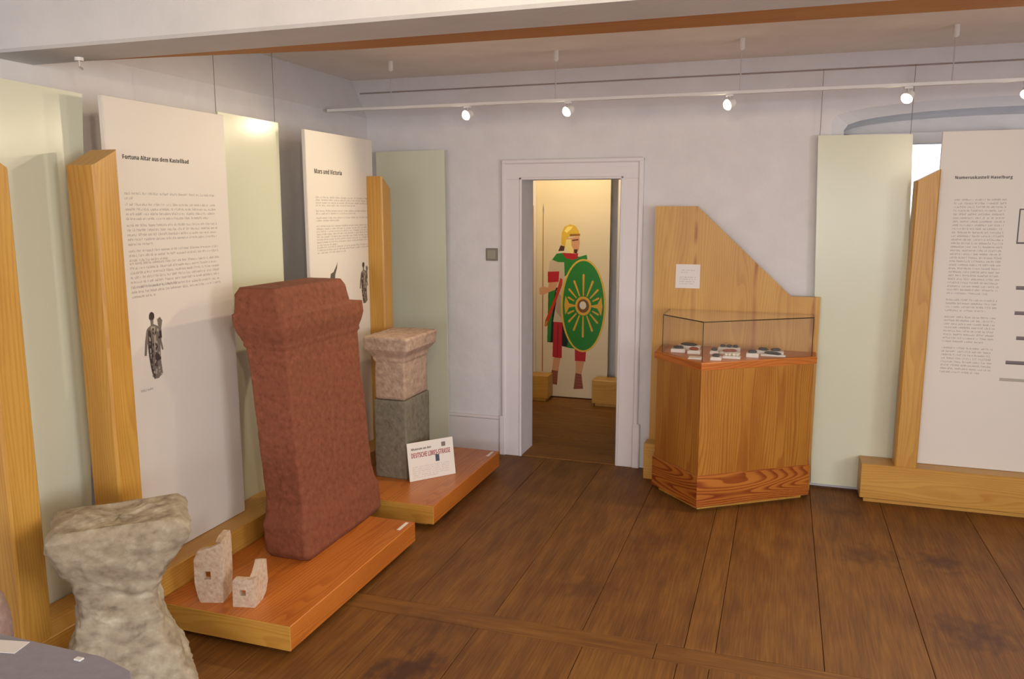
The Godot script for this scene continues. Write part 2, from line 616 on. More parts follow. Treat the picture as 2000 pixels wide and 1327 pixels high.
	for s in [[-1.80, -1.672], [-1.008, -0.88]]:
		cbox(st, Vector3(s[0], 0.0, z0 - 0.002), Vector3(s[1], 1.905, z0 + 0.018), 0.003)
	cbox(st, Vector3(-1.80, 1.905, z0 - 0.002), Vector3(-0.88, 2.02, z0 + 0.018), 0.003)
	cbox(st, Vector3(-1.815, 0.0, z0 - 0.002), Vector3(-1.785, 2.035, z0 + 0.03), 0.008)
	cbox(st, Vector3(-0.895, 0.0, z0 - 0.002), Vector3(-0.862, 2.035, z0 + 0.03), 0.008)
	cbox(st, Vector3(-1.815, 2.005, z0 - 0.002), Vector3(-0.862, 2.037, z0 + 0.032), 0.008)
	cbox(st, Vector3(-1.69, 0.0, z0 - 0.002), Vector3(-1.672, 1.92, z0 + 0.024), 0.005)
	cbox(st, Vector3(-1.008, 0.0, z0 - 0.002), Vector3(-0.99, 1.92, z0 + 0.024), 0.005)
	cbox(st, Vector3(-1.69, 1.902, z0 - 0.002), Vector3(-0.99, 1.92, z0 + 0.024), 0.005)
	cbox(st, Vector3(-0.895, 0.0, z0 - 0.002), Vector3(-0.845, 0.30, z0 + 0.036), 0.006)
	cbox(st, Vector3(-1.83, 0.0, z0 - 0.002), Vector3(-1.785, 0.28, z0 + 0.036), 0.006)
	struct("trim_2", st, M.trim)
	st = mb()
	cbox(st, Vector3(-2.82, 0.0, z0 - 0.002), Vector3(-1.83, 0.25, z0 + 0.018), 0.003)
	cbox(st, Vector3(-2.82, 0.25, z0 - 0.002), Vector3(-1.83, 0.272, z0 + 0.026), 0.008)
	struct("baseboard_far", st, M.trim)
	# rail near the top of the wall that the panel wires hang from
	st = mb()
	cbox(st, Vector3(-2.87, 2.506, z0 - 0.002), Vector3(3.4, 2.514, z0 + 0.008), 0.002, Vector3.RIGHT)
	struct("trim_3", st, flat(Color(0.62, 0.56, 0.53), 0.6))

func wall_with_windows(called: String, along_z: bool, d0: float, d1: float, gaps: Array) -> void:
	var st := mb()
	var lo := -5.6 if along_z else -3.2
	var hi := 5.6 if along_z else 3.8
	var put := func(a: float, b: float, y0: float, y1: float, n0: float, n1: float, s: SurfaceTool) -> void:
		if along_z: cbox(s, Vector3(n0, y0, a), Vector3(n1, y1, b), 0.0)
		else: cbox(s, Vector3(a, y0, n0), Vector3(b, y1, n1), 0.0)
	var at := lo
	for g in gaps:
		put.call(at, g[0], -0.2, TOP + 0.03, d0, d1, st)
		put.call(g[0], g[1], -0.2, 0.85, d0, d1, st)
		put.call(g[0], g[1], 2.2, TOP + 0.03, d0, d1, st)
		at = g[1]
	put.call(at, hi, -0.2, TOP + 0.03, d0, d1, st)
	struct(called, st, M.wall)
	for g in gaps:
		var wn := Node3D.new()
		wn.name = "window_%d" % (taken.get("w", 1) + 1)
		taken["w"] = taken.get("w", 1) + 1
		wn.set_meta("kind", "structure")
		add_child(wn)
		var mid: float = (g[0] + g[1]) / 2.0
		var fr := mb()
		var n0 := d0 + 0.22
		for r in [[g[0], g[0] + 0.06, 0.85, 2.2], [g[1] - 0.06, g[1], 0.85, 2.2], [mid - 0.035, mid + 0.035, 0.85, 2.2], [g[0], g[1], 0.85, 0.92], [g[0], g[1], 2.13, 2.2]]:
			put.call(r[0], r[1], r[2], r[3], n0, n0 + 0.06, fr)
		obj("window_frame", fr, M.trim, wn)
		for r in [[g[0] + 0.06, mid - 0.035], [mid + 0.035, g[1] - 0.06]]:
			var pn := mb()
			put.call(r[0], r[1], 0.92, 2.13, n0 + 0.026, n0 + 0.034, pn)
			obj("pane", pn, M.glass, wn)

# the room beyond the door
func inner_room() -> void:
	var zn := WALL_Z - 0.25
	var zb := -7.12
	var st := mb()
	cbox(st, Vector3(-3.3, -0.2, zb - 0.3), Vector3(0.1, TOP + 0.1, zb), 0.0)
	struct("wall_inner_far", st, M.wall)
	st = mb()
	cbox(st, Vector3(-3.3, -0.2, zb), Vector3(-2.75, TOP + 0.1, zn), 0.0)
	struct("wall_inner_left", st, M.wall)
	st = mb()
	cbox(st, Vector3(-0.2, -0.2, zb), Vector3(0.1, TOP + 0.1, zn - 0.001), 0.0)
	struct("wall_inner_right", st, M.wall)
	st = mb()
	cbox(st, Vector3(-3.3, TOP - 0.1, zb - 0.3), Vector3(0.1, TOP + 0.2, zn), 0.0)
	struct("ceiling_inner", st, M.ceiling)
	var fl := Node3D.new()
	fl.name = "floor_inner"
	fl.set_meta("kind", "structure")
	add_child(fl)
	st = mb()
	cbox(st, Vector3(-2.8, -0.2, zb), Vector3(-0.1, -0.034, WALL_Z), 0.0)
	obj("underfloor", st, M.floor_far, fl)
	var z := WALL_Z - 0.003
	var w := 0.25
	while z > zb:
		st = mb()
		uvo = Vector2(rng.randf(), rng.randf())
		var e := maxf(z - w, zb)
		var x0 := -1.675 if z > zn else -2.75
		var x1 := -1.005 if z > zn else -0.2
		cbox(st, Vector3(x0, -0.033, e + 0.003), Vector3(x1, -0.002 if z < zn else 0.006, z), 0.003, Vector3.RIGHT)
		obj("plank", st, M.floor_far, fl)
		z = e
		w = 0.24
	uvo = Vector2.ZERO

	# panel with a life-size printed soldier
	var t := thing("soldier_panel", "tall cream panel printed with a Roman soldier holding a green oval shield", "panel", Vector3(-1.79, 0, -7.0))
	st = mb()
	cbox(st, Vector3(-0.34, 0.01, -0.02), Vector3(0.34, 2.13, 0.0), 0.002)
	obj("board", st, M.board, t)
	st = mb()
	face(st, [Vector3(-0.34, 0.01, 0.001), Vector3(0.34, 0.01, 0.001), Vector3(0.34, 2.13, 0.001), Vector3(-0.34, 2.13, 0.001)], Vector3.BACK, Vector3.UP, [Vector2(0, 1), Vector2(1, 1), Vector2(1, 0), Vector2(0, 0)])
	obj("print", st, textured(soldier_image(), 0.5), t)
	# feet of the stands either side
	t = thing("stand_foot", "wooden stand with post left of the printed soldier", "stand", Vector3(-2.11, 0, -6.85), 0.0)
	st = mb()
	cbox(st, Vector3(-0.4, 0.03, -0.1), Vector3(0.165, 0.235, 0.06), 0.003, Vector3.RIGHT)
	cbox(st, Vector3(-0.38, 0.0, -0.08), Vector3(0.14, 0.03, 0.04), 0.0)
	obj("base", st, M.pine, t)
	st = mb()
	cbox(st, Vector3(-0.16, 0.235, -0.09), Vector3(-0.02, 1.75, 0.03), 0.003)
	obj("post", st, M.pine, t)
	st = mb()
	cbox(st, Vector3(-0.4, 0.236, -0.115), Vector3(-0.0, 2.13, -0.095), 0.002)
	obj("board", st, M.board, t)
	t = thing("stand_foot", "wooden stand foot right of the printed soldier in the back room", "stand", Vector3(-1.3, 0, -6.83), 0.0)
	st = mb()
	cbox(st, Vector3(-0.235, 0.03, -0.1), Vector3(0.5, 0.235, 0.07), 0.003, Vector3.RIGHT)
	cbox(st, Vector3(-0.21, 0.0, -0.08), Vector3(0.48, 0.03, 0.05), 0.0)
	obj("base", st, M.pine, t)
	st = mb()
	cbox(st, Vector3(-0.06, 0.236, -0.115), Vector3(0.5, 2.13, -0.095), 0.002)
	obj("board", st, M.board, t)
	# lamp over the soldier
	t = thing("ceiling_spot", "small ceiling spotlight aimed at the printed soldier in the back room", "lamp", Vector3(-1.75, TOP - 0.1, -6.1))
	st = mb()
	tube(st, Vector3.ZERO, Vector3(0, -0.03, 0), 0.04)
	tube(st, Vector3(0, -0.03, 0), Vector3(0, -0.09, 0), 0.008)
	obj("mount", st, M.white, t)
	spot_head(t, Vector3(0, -0.10, 0), Vector3(0, -0.85, -0.9), 1.15, 65.0, Color(1.0, 0.89, 0.70))

# ==================================================================== printed matter
func fill_poly(im: Image, pts: Array, c: Color) -> void:
	var y0 := INF
	var y1 := -INF
	for p in pts:
		y0 = minf(y0, p.y)
		y1 = maxf(y1, p.y)
	for y in range(maxi(0, int(y0)), mini(im.get_height() - 1, int(y1)) + 1):
		var xs := []
		for i in pts.size():
			var a: Vector2 = pts[i]
			var b: Vector2 = pts[(i + 1) % pts.size()]
			if (a.y <= y + 0.5) != (b.y <= y + 0.5):
				xs.append(a.x + (y + 0.5 - a.y) / (b.y - a.y) * (b.x - a.x))
		xs.sort()
		for i in range(0, xs.size() - 1, 2):
			im.fill_rect(Rect2i(int(xs[i]), y, maxi(1, int(xs[i + 1]) - int(xs[i])), 1), c)

func ellipse(c: Vector2, r: Vector2, n := 48) -> Array:
	var q := []
	for i in n: q.append(c + Vector2(cos(TAU * i / n), sin(TAU * i / n)) * r)
	return q

# 680 x 2120 mm; drawn on a grid where 3.3 units are about 16 mm
func soldier_image() -> ImageTexture:
	var im := Image.create(510, 1590, false, Image.FORMAT_RGB8)
	im.fill(Color8(226, 212, 184))
	# grid (gx, gy): gx 150..638 across the panel, gy 1262 at its foot, 2.82 units per cm of height
	var s := func(a: Array) -> Array:
		var r := []
		for p in a:
			r.append(Vector2((p[0] - 152.0) / (632.0 - 152.0) * 510.0, 1590.0 - (1262.0 - p[1]) / (1262.0 + 133.0) * 1945.0 / 2120.0 * 1590.0))
		return r
	var draw := func(a: Array, c: Color) -> void: fill_poly(im, s.call(a), c)
	var skin := Color8(214, 160, 124)
	var green := Color8(38, 132, 52)
	var dark := Color8(26, 34, 30)
	var red := Color8(186, 34, 48)
	var linen := Color8(206, 192, 170)
	draw.call([[199, 70], [204, 70], [206, 1100], [199, 1100]], Color8(168, 120, 78))      # spear
	draw.call([[197, 40], [202, 0], [207, 40], [205, 75], [199, 75]], Color8(150, 146, 140))
	draw.call([[240, 560], [300, 540], [430, 700], [430, 938], [335, 925], [300, 905], [234, 902]], dark)
	draw.call([[245, 560], [285, 556], [262, 760], [256, 896], [234, 900], [240, 700]], green)
	draw.call([[372, 880], [420, 890], [424, 938], [366, 932]], green)
	draw.call([[275, 765], [333, 765], [332, 1003], [300, 1008], [270, 998]], red)
	draw.call([[300, 780], [310, 780], [306, 1000], [300, 1000]], Color8(150, 22, 38))
	draw.call([[418, 930], [492, 945], [488, 1018], [420, 1018]], red)
	draw.call([[276, 1003], [324, 1005], [308, 1100], [266, 1096]], skin)
	draw.call([[424, 1017], [482, 1017], [462, 1112], [426, 1110]], skin)
	draw.call([[266, 1088], [308, 1092], [302, 1186], [236, 1176], [238, 1162], [262, 1130]], Color8(142, 78, 60))
	draw.call([[424, 1098], [464, 1104], [476, 1200], [412, 1206], [416, 1180]], Color8(142, 78, 60))
	for k in 4:
		draw.call([[258 + k, 1104 + k * 18], [304, 1108 + k * 18], [304, 1112 + k * 18], [258, 1108 + k * 18]], Color8(160, 96, 74))
		draw.call([[424, 1114 + k * 20], [468, 1118 + k * 20], [468, 1122 + k * 20], [424, 1118 + k * 20]], Color8(160, 96, 74))
	draw.call([[258, 360], [345, 360], [345, 768], [272, 766], [298, 600], [306, 500], [240, 440], [246, 380]], linen)
	draw.call([[290, 560], [330, 600], [326, 740], [292, 700]], Color8(176, 160, 140))
	draw.call([[234, 440], [310, 436], [306, 506], [236, 512]], red)
	draw.call([[244, 510], [304, 503], [286, 556], [236, 576], [206, 592], [182, 590], [178, 548], [206, 536], [236, 544]], skin)
	draw.call([[318, 478], [332, 486], [330, 524], [232, 796], [214, 800], [220, 760], [284, 600]], Color8(198, 58, 30))
	draw.call([[226, 760], [238, 764], [226, 800], [214, 800]], Color8(196, 150, 60))
	draw.call([[262, 362], [292, 322], [344, 316], [440, 340], [486, 326], [492, 352], [400, 420], [346, 470], [342, 376], [300, 376]], green)
	draw.call([[328, 318], [432, 318], [428, 352], [392, 360], [352, 350]], red)
	draw.call([[352, 226], [438, 210], [442, 250], [434, 300], [418, 322], [380, 318], [352, 290]], skin)
	draw.call([[350, 232], [384, 228], [388, 268], [402, 296], [398, 320], [374, 316], [352, 290]], Color8(238, 222, 150))
	draw.call([[392, 232], [432, 226], [432, 236], [392, 242]], Color8(110, 70, 50))
	draw.call([[404, 294], [428, 292], [424, 318], [408, 318]], Color8(70, 44, 34))
	fill_poly(im, s.call([[322, 240], [324, 190], [340, 152], [378, 134], [414, 146], [434, 176], [440, 204], [378, 206], [352, 236], [346, 284], [322, 260]]), Color8(222, 184, 66))
	draw.call([[340, 176], [362, 150], [396, 148], [384, 166], [356, 190]], Color8(250, 232, 130))
	draw.call([[376, 196], [442, 194], [442, 208], [376, 212]], Color8(150, 104, 40))
	draw.call([[318, 268], [344, 276], [340, 304], [302, 306]], Color8(80, 48, 38))
	var c := Vector2(469, 655)
	draw.call(_pairs(ellipse(c, Vector2(146, 302))), Color8(226, 186, 78))
	draw.call(_pairs(ellipse(c, Vector2(134, 290))), green)
	var gold := Color8(222, 172, 66)
	for k in 14:
		var a := -PI / 2 + (k % 7 - 3) * 0.36 + (PI if k >= 7 else 0.0)
		var d := Vector2(cos(a), sin(a))
		var nrm := Vector2(-d.y, d.x)
		var out: float = 200.0 - absf(k % 7 - 3) * 30.0
		draw.call(_pairs([c + d * 66 + nrm * 4, c + d * out + nrm * 7, c + d * (out + 8), c + d * out - nrm * 7, c + d * 66 - nrm * 4]), gold)
	for sx in [-1.0, 1.0]:
		draw.call(_pairs([c + Vector2(sx * 50, -4), c + Vector2(sx * 92, -14), c + Vector2(sx * 116, -62), c + Vector2(sx * 124, 0), c + Vector2(sx * 116, 62), c + Vector2(sx * 92, 14), c + Vector2(sx * 50, 4)]), gold)
	draw.call(_pairs(ellipse(c, Vector2(52, 62))), gold)
	draw.call(_pairs(ellipse(c, Vector2(38, 44))), Color8(120, 80, 44))
	draw.call(_pairs(ellipse(c + Vector2(-2, -4), Vector2(22, 26))), Color8(226, 222, 212))
	return ImageTexture.create_from_image(im)

func _pairs(a: Array) -> Array:
	var r := []
	for p in a: r.append([p.x, p.y])
	return r

# rows of small print, too small to read
func small_print(im: Image, x: int, y: int, w: int, rows: int, step: float, c: Color, r: RandomNumberGenerator, short_last := 0.4) -> void:
	for i in rows:
		var yy := int(y + i * step)
		var end := x + w if i < rows - 1 else x + int(w * short_last)
		var px := x
		while px < end:
			var word := r.randi_range(2, 9)
			for k in word:
				if px + 5 >= end: break
				var tall := 9 if r.randf() < 0.3 else 6
				im.fill_rect(Rect2i(px, yy - tall, 1, tall), c)
				if r.randf() < 0.7: im.fill_rect(Rect2i(px, yy - (6 if r.randf() < 0.5 else 1), 4, 1), c)
				if r.randf() < 0.6: im.fill_rect(Rect2i(px + 3, yy - 6, 1, 6), c)
				px += 6
			px += 5

# a panel print, one pixel per 1.25 mm; (x, y) in metres from the panel's upper left corner
func panel_image(which: int) -> ImageTexture:
	var im := Image.create(560, 1518, false, Image.FORMAT_RGB8)
	im.fill(Color(0.88, 0.855, 0.82))
	var r := RandomNumberGenerator.new()
	r.seed = 100 + which
	var k := 800.0
	var ink := Color(0.5, 0.47, 0.44)
	if which == 2:
		for b in [[0.368, 2, 0.1], [0.412, 4, 0.9], [0.494, 5, 0.25], [0.596, 3, 0.4], [0.645, 6, 0.5], [0.742, 3, 0.25]]:
			small_print(im, int(0.075 * k), int(b[0] * k), int(0.54 * k), b[1], 15.0, ink, r, b[2])
		statuette(im, Vector2(0.172, 0.845) * k, 0.285 * k, r)
		small_print(im, int(0.085 * k), int(1.168 * k), int(0.07 * k), 1, 12.0, ink, r, 1.0)
	elif which == 3:
		for b in [[0.362, 4, 0.7], [0.437, 2, 0.7], [0.475, 2, 0.4], [0.522, 8, 0.35], [0.64, 3, 0.5]]:
			small_print(im, int(0.078 * k), int(b[0] * k), int(0.585 * k), b[1], 12.0, ink, r, b[2])
		statuette(im, Vector2(0.56, 0.745) * k, 0.26 * k, r)
		# winged figure, its wing raised
		var o := Vector2(0.20, 0.79) * k
		fill_poly(im, [o, o + Vector2(22, -6), o + Vector2(48, -34), o + Vector2(58, -52), o + Vector2(54, -26), o + Vector2(36, 8), o + Vector2(30, 70), o + Vector2(24, 180), o + Vector2(-14, 180), o + Vector2(-16, 60)], Color(0.36, 0.33, 0.29))
	else:
		var yy := 0.375
		for b in [27, 4, 8, 8]:
			small_print(im, int(0.085 * k), int(yy * k), int(0.26 * k), b, 16.0, ink, r, 0.8)
			yy += (b * 16.0 + 14.0) / k
		var line := Color(0.3, 0.27, 0.27)
		im.fill_rect(Rect2i(int(0.405 * k), int(0.42 * k), int(0.26 * k), int(0.19 * k)), line)
		im.fill_rect(Rect2i(int(0.412 * k), int(0.427 * k), int(0.246 * k), int(0.176 * k)), Color(0.86, 0.83, 0.79))
		for i in 4:
			var y := int((0.842 + 0.14 * i) * k)
			var x: int = int([0.425, 0.43, 0.45, 0.41][i] * k)
			im.fill_rect(Rect2i(x, y, 190 - i * 12, 16), Color(0.45, 0.4, 0.4))
			im.fill_rect(Rect2i(x + 2, y + 12, 190 - i * 12, 4), line)
		im.fill_rect(Rect2i(int(0.388 * k), int(1.362 * k), int(0.25 * k), 14), Color(0.68, 0.65, 0.6))
	return ImageTexture.create_from_image(im)

# photograph of a small bronze: standing, draped, with a child or horn on the arm
func statuette(im: Image, o: Vector2, tall: float, r: RandomNumberGenerator) -> void:
	var f := tall / 136.0
	var p := func(a: Array) -> Array:
		var q := []
		for e in a: q.append(o + Vector2(e[0], e[1]) * f)
		return q
	var d := Color(0.24, 0.21, 0.2)
	var m := Color(0.46, 0.43, 0.4)
	var l := Color(0.66, 0.63, 0.57)
	fill_poly(im, p.call([[-5, 2], [2, 0], [7, 4], [7, 12], [4, 16], [3, 24], [16, 30], [20, 42], [19, 62], [17, 96], [20, 126], [8, 134], [-4, 134], [-10, 118], [-14, 90], [-16, 60], [-20, 84], [-26, 84], [-22, 56], [-16, 34], [-12, 30], [-4, 26], [-4, 18], [-8, 12]]), m)
	fill_poly(im, p.call([[-12, 34], [-6, 36], [-4, 60], [-6, 100], [0, 128], [-6, 130], [-12, 104], [-14, 70]]), d)
	fill_poly(im, p.call([[2, 86], [14, 84], [14, 98], [4, 100]]), d)
	fill_poly(im, p.call([[-4, 28], [8, 30], [6, 38], [-4, 36]]), l)
	fill_poly(im, p.call([[2, 44], [8, 42], [8, 84], [2, 80]]), l)
	fill_poly(im, p.call([[14, 16], [22, 12], [28, 20], [24, 34], [22, 60], [26, 78], [22, 80], [17, 60], [16, 34]]), m)
	fill_poly(im, p.call([[18, 40], [24, 40], [24, 54], [18, 54]]), d)
	fill_poly(im, ellipse(o + Vector2(0, 8) * f, Vector2(7, 8) * f, 20), d)
	for i in 60:
		var q := o + Vector2(r.randf_range(-12, 15), r.randf_range(30, 128)) * f
		im.fill_rect(Rect2i(int(q.x), int(q.y), int(3 * f) + 1, int(5 * f) + 1), [d, m, l][r.randi() % 3])

func lettering(text: String, width: float, at: Vector3, turn: float, m: Material, parent: Node, bold := true, called := "heading", tall := 1.0) -> void:
	var tm := TextMesh.new()
	var f := SystemFont.new()
	f.font_names = PackedStringArray(["Droid Sans"])
	f.font_weight = 700 if bold else 400
	tm.font = f
	tm.text = text
	tm.font_size = 48
	tm.depth = 0.0006
	tm.pixel_size = 0.001
	tm.horizontal_alignment = HORIZONTAL_ALIGNMENT_LEFT
	tm.vertical_alignment = VERTICAL_ALIGNMENT_BOTTOM
	tm.material = m
	var s := width / tm.get_aabb().size.x
	tm.pixel_size = 0.001 * s
	var o := MeshInstance3D.new()
	o.name = called
	o.mesh = tm
	parent.add_child(o, true)
	o.position = at
	o.rotation.y = turn
	o.scale.y = tall

# ==================================================================== display units
# local axes of a stand: +x along the panel as one reads it, +z towards the reader; origin at the panel's left foot
func stand(called: String, label: String, at: Vector3, turn: float, base: Array, post_x: float, post_slope: int, panel: float, which: int, heading: String, head_w: float) -> Node3D:
	var t := thing(called, label, "display stand", at, turn)
	uvo = Vector2(0.45, 0.2 + 0.04 * which)
	var st := mb()
	var back := -0.06 if which == 6 else -0.095
	cbox(st, Vector3(base[0], 0.03, back), Vector3(base[1], 0.235, 0.115), 0.003, Vector3.RIGHT)
	cbox(st, Vector3(base[0] + 0.025, 0.0, back + 0.005), Vector3(base[1] - 0.025, 0.0301, 0.085), 0.0, Vector3.RIGHT)
	obj("base", st, M.pine, t)
	uvo = Vector2(post_x + 0.15 if post_x > 0.0 else 0.5, 0.05)
	st = mb()
	var top := [1.863, 1.925] if post_slope > 0 else [1.91, 1.83]
	var x1 := post_x + 0.117
	var b := 0.008
	# post with a sloping top and softened front corners
	var ring := func(y0: float, y1: float) -> Array:
		var r := []
		for p in [[post_x, -0.02], [x1, -0.02], [x1, 0.105 - b], [x1 - b, 0.105], [post_x + b, 0.105], [post_x, 0.105 - b]]:
			r.append(Vector3(p[0], lerpf(y0, y1, (p[0] - post_x) / 0.117), p[1]))
		return r
	var lo: Array = ring.call(0.235, 0.235)
	var hi: Array = ring.call(top[0], top[1])
	var c := Vector3(post_x + 0.058, 1.0, 0.04)
	for i in 6:
		var j := (i + 1) % 6
		var e: Vector3 = (lo[i] + lo[j]) / 2.0 - c
		var d: Vector3 = lo[j] - lo[i]
		var n := Vector3(d.z, 0, -d.x)
		if n.dot(e) < 0.0: n = -n
		face(st, [lo[i], lo[j], hi[j], hi[i]], n)
	face(st, hi, Vector3.UP)
	obj("post", st, M.pine, t)
	if panel > 0.0:
		st = mb()
		cbox(st, Vector3(0, 0.236, -0.02), Vector3(panel, 2.132, 0.0), 0.0015)
		var pn := obj("text_panel", st, M.board, t)
		st = mb()
		face(st, [Vector3(0.002, 0.238, 0.0008), Vector3(panel - 0.002, 0.238, 0.0008), Vector3(panel - 0.002, 2.13, 0.0008), Vector3(0.002, 2.13, 0.0008)], Vector3.BACK, Vector3.UP, [Vector2(0, 1), Vector2(1, 1), Vector2(1, 0), Vector2(0, 0)])
		obj("print", st, textured(panel_image(which), 0.5), pn)
		lettering(heading, head_w, Vector3(0.078, 1.895 if which < 4 else 1.868, 0.001), 0.0, M.ink, pn)
	return t

# opal glass sheet, corners as given (upper left, upper right, lower right, lower left) in the sheet's own plane
func sheet(label: String, at: Vector3, turn: float, q: Array, wires: Array, wire_top: float) -> void:
	var t := thing("glass_panel", label, "panel", at, turn)
	var st := mb()
	var p := PackedVector2Array()
	for e in q: p.append(Vector2(e[0], e[1]))
	slab(st, p, 0.0, -0.01, func(v: Vector2, d: float) -> Vector3: return Vector3(v.x, v.y, d))
	obj("sheet", st, M.opal, t)
	for w in wires:
		st = mb()
		tube(st, Vector3(w, 2.12, -0.012), Vector3(w, wire_top, -0.012), 0.0016, -1.0, 6)
		obj("wire", st, M.wire, t)
		st = mb()
		cbox(st, Vector3(w - 0.01, 2.09, -0.016), Vector3(w + 0.01, 2.13, -0.0101), 0.002)
		obj("clip", st, M.steel, t)

func display_units() -> void:
	var quarter := PI / 2
	# along the left wall (reading direction is -z, facing +x)
	stand("display_stand", "wooden stand with post beside the hourglass-shaped stone, no board in view", Vector3(-2.46, 0, -1.2), quarter, [0.0, 1.07], 0.652, -1, 0.0, 1, "", 0.1)
	stand("display_stand", "stand with white text board and printed statuette behind the red sandstone altar", Vector3(-2.46, 0, -2.472), quarter, [-0.2, 1.2], -0.167, 1, 0.70, 2, "Fortuna Altar aus dem Kastellbad", 0.37)
	stand("display_stand", "stand with white text board of two printed figures behind the small altar", Vector3(-2.46, 0, -3.832), quarter, [-0.1, 1.1], 0.664, -1, 0.745, 3, "Mars und Victoria", 0.29)
	# along the far wall, facing +z
	stand("display_stand", "stand with text board and drawings in front of the window recess", Vector3(0.797, 0, -5.07), 0.0, [-0.302, 1.3], -0.125, 1, 0.70, 6, "Numeruskastell Haselburg", 0.278)
	sheet("pale green glass panel behind the post beside the hourglass-shaped stone", Vector3(-2.56, 0, -2.0), quarter, [[-0.02, 2.15], [0.48, 2.14], [0.325, 0.03], [-0.02, 0.03]], [], 2.2)
	sheet("pale green glass panel on wires between the two left text boards", Vector3(-2.56, 0, -3.26), quarter, [[0.0, 2.162], [0.482, 2.158], [0.455, 0.03], [0.0, 0.03]], [0.004, 0.47], TOP)
	sheet("pale green glass panel standing in the room corner beside the small altar", Vector3(-2.71, 0, -5.1), 0.0, [[0.0, 2.102], [0.511, 2.104], [0.522, 0.0], [0.0, 0.0]], [], 2.2)
	sheet("pale glass panel on wires between the showcase and the right post", Vector3(0.156, 0, -5.135), 0.0, [[0.0, 2.134], [0.501, 2.128], [0.512, 1.86], [0.56, 0.03], [0.074, 0.03]], [0.01, 0.49], 2.51)

func platforms() -> void:
	for a in [[-2.44, -3.545, "low wooden platform carrying the red altar and two tile fragments"], [-3.775, -4.835, "low wooden platform carrying the small two-part altar and a printed card"]]:
		var t := thing("platform", a[2], "platform", Vector3(-2.03, 0, (a[0] + a[1]) / 2.0))
		var hz: float = (a[0] - a[1]) / 2.0
		uvo = Vector2(0.5, 0.5)
		var st := mb()
		cbox(st, Vector3(-0.312, 0.028, -hz), Vector3(0.315, 0.13, hz), 0.003, Vector3.BACK)
		obj("deck", st, M.platform, t)
		st = mb()
		cbox(st, Vector3(-0.3118, 0.0282, hz), Vector3(0.3148, 0.1298, hz + 0.004), 0.0015, Vector3.RIGHT)
		obj("end_panel", st, M.pine, t)
		st = mb()
		cbox(st, Vector3(-0.3, 0.0, -hz + 0.05), Vector3(0.25, 0.0281, hz - 0.05), 0.0, Vector3.BACK)
		obj("recessed_foot", st, M.pine, t)

# ==================================================================== stones
func red_altar() -> void:
	var cz := -3.305
	var lv := []
	# [height above platform, x shift, z shift, half x, half z, corner]
	for e in [[0.0, 0.0, 0.0, 0.105, 0.345, 0.03], [0.025, 0.0, 0.0, 0.118, 0.358, 0.03], [0.15, 0.0, 0.0, 0.116, 0.355, 0.02], [0.19, 0.0, 0.0, 0.108, 0.338, 0.02], [0.25, 0.0, 0.0, 0.101, 0.325, 0.015],
			[0.60, 0.0, 0.0, 0.1, 0.322, 0.01], [0.85, 0.0, 0.0, 0.102, 0.319, 0.01], [0.96, 0.0, 0.0, 0.105, 0.32, 0.01], [0.972, 0.0, 0.0, 0.112, 0.33, 0.01], [0.99, 0.0, 0.0, 0.112, 0.33, 0.01], [1.03, 0.0, 0.0, 0.124, 0.35, 0.012], [1.06, 0.0, 0.0, 0.13, 0.36, 0.012], [1.115, 0.0, 0.0, 0.13, 0.36, 0.012],
			[1.122, 0.0, 0.05, 0.118, 0.308, 0.012], [1.16, 0.0, 0.052, 0.114, 0.304, 0.014], [1.205, 0.0, 0.052, 0.11, 0.30, 0.016], [1.235, 0.0, 0.05, 0.094, 0.285, 0.02]]:
		lv.append([e[0], -0.088 * e[0], e[2], e[3], e[4], e[5]])
	var o := obj("red_altar", stone(lv, 170, 200, 0.005, 0.0016, 41), M.red)
	o.position = Vector3(-2.075, 0.1305, cz)
	tag(o, "tall red sandstone altar leaning back on the wooden platform", "altar")

func small_altar() -> void:
	var at := Vector3(-2.145, 0.13, -4.29)
	var lv := [[0.0, 0, 0, 0.104, 0.168, 0.01], [0.23, 0, 0, 0.104, 0.168, 0.01], [0.462, 0, 0, 0.104, 0.168, 0.008], [0.472, 0, 0, 0.101, 0.165, 0.01]]
	var o := obj("stone_pedestal", stone(lv, 50, 96, 0.003, 0.0015, 51), M.greystone)
	o.position = at
	tag(o, "grey-green stone block under the small moulded altar", "pedestal")
	lv = [[0.0, 0, 0, 0.09, 0.155, 0.012], [0.015, 0, 0, 0.096, 0.162, 0.012], [0.22, 0.0, 0, 0.096, 0.162, 0.012], [0.235, 0, 0, 0.104, 0.17, 0.01], [0.252, 0, 0, 0.106, 0.172, 0.01], [0.262, 0, 0, 0.11, 0.178, 0.012], [0.30, 0, 0, 0.142, 0.208, 0.016], [0.365, 0, 0, 0.145, 0.212, 0.016], [0.375, 0, 0, 0.138, 0.204, 0.016]]
	o = obj("small_altar", stone(lv, 90, 128, 0.007, 0.003, 52), M.buff)
	o.position = at + Vector3(0, 0.4755, 0)
	tag(o, "small buff stone altar top with moulded cornice on grey block", "altar")

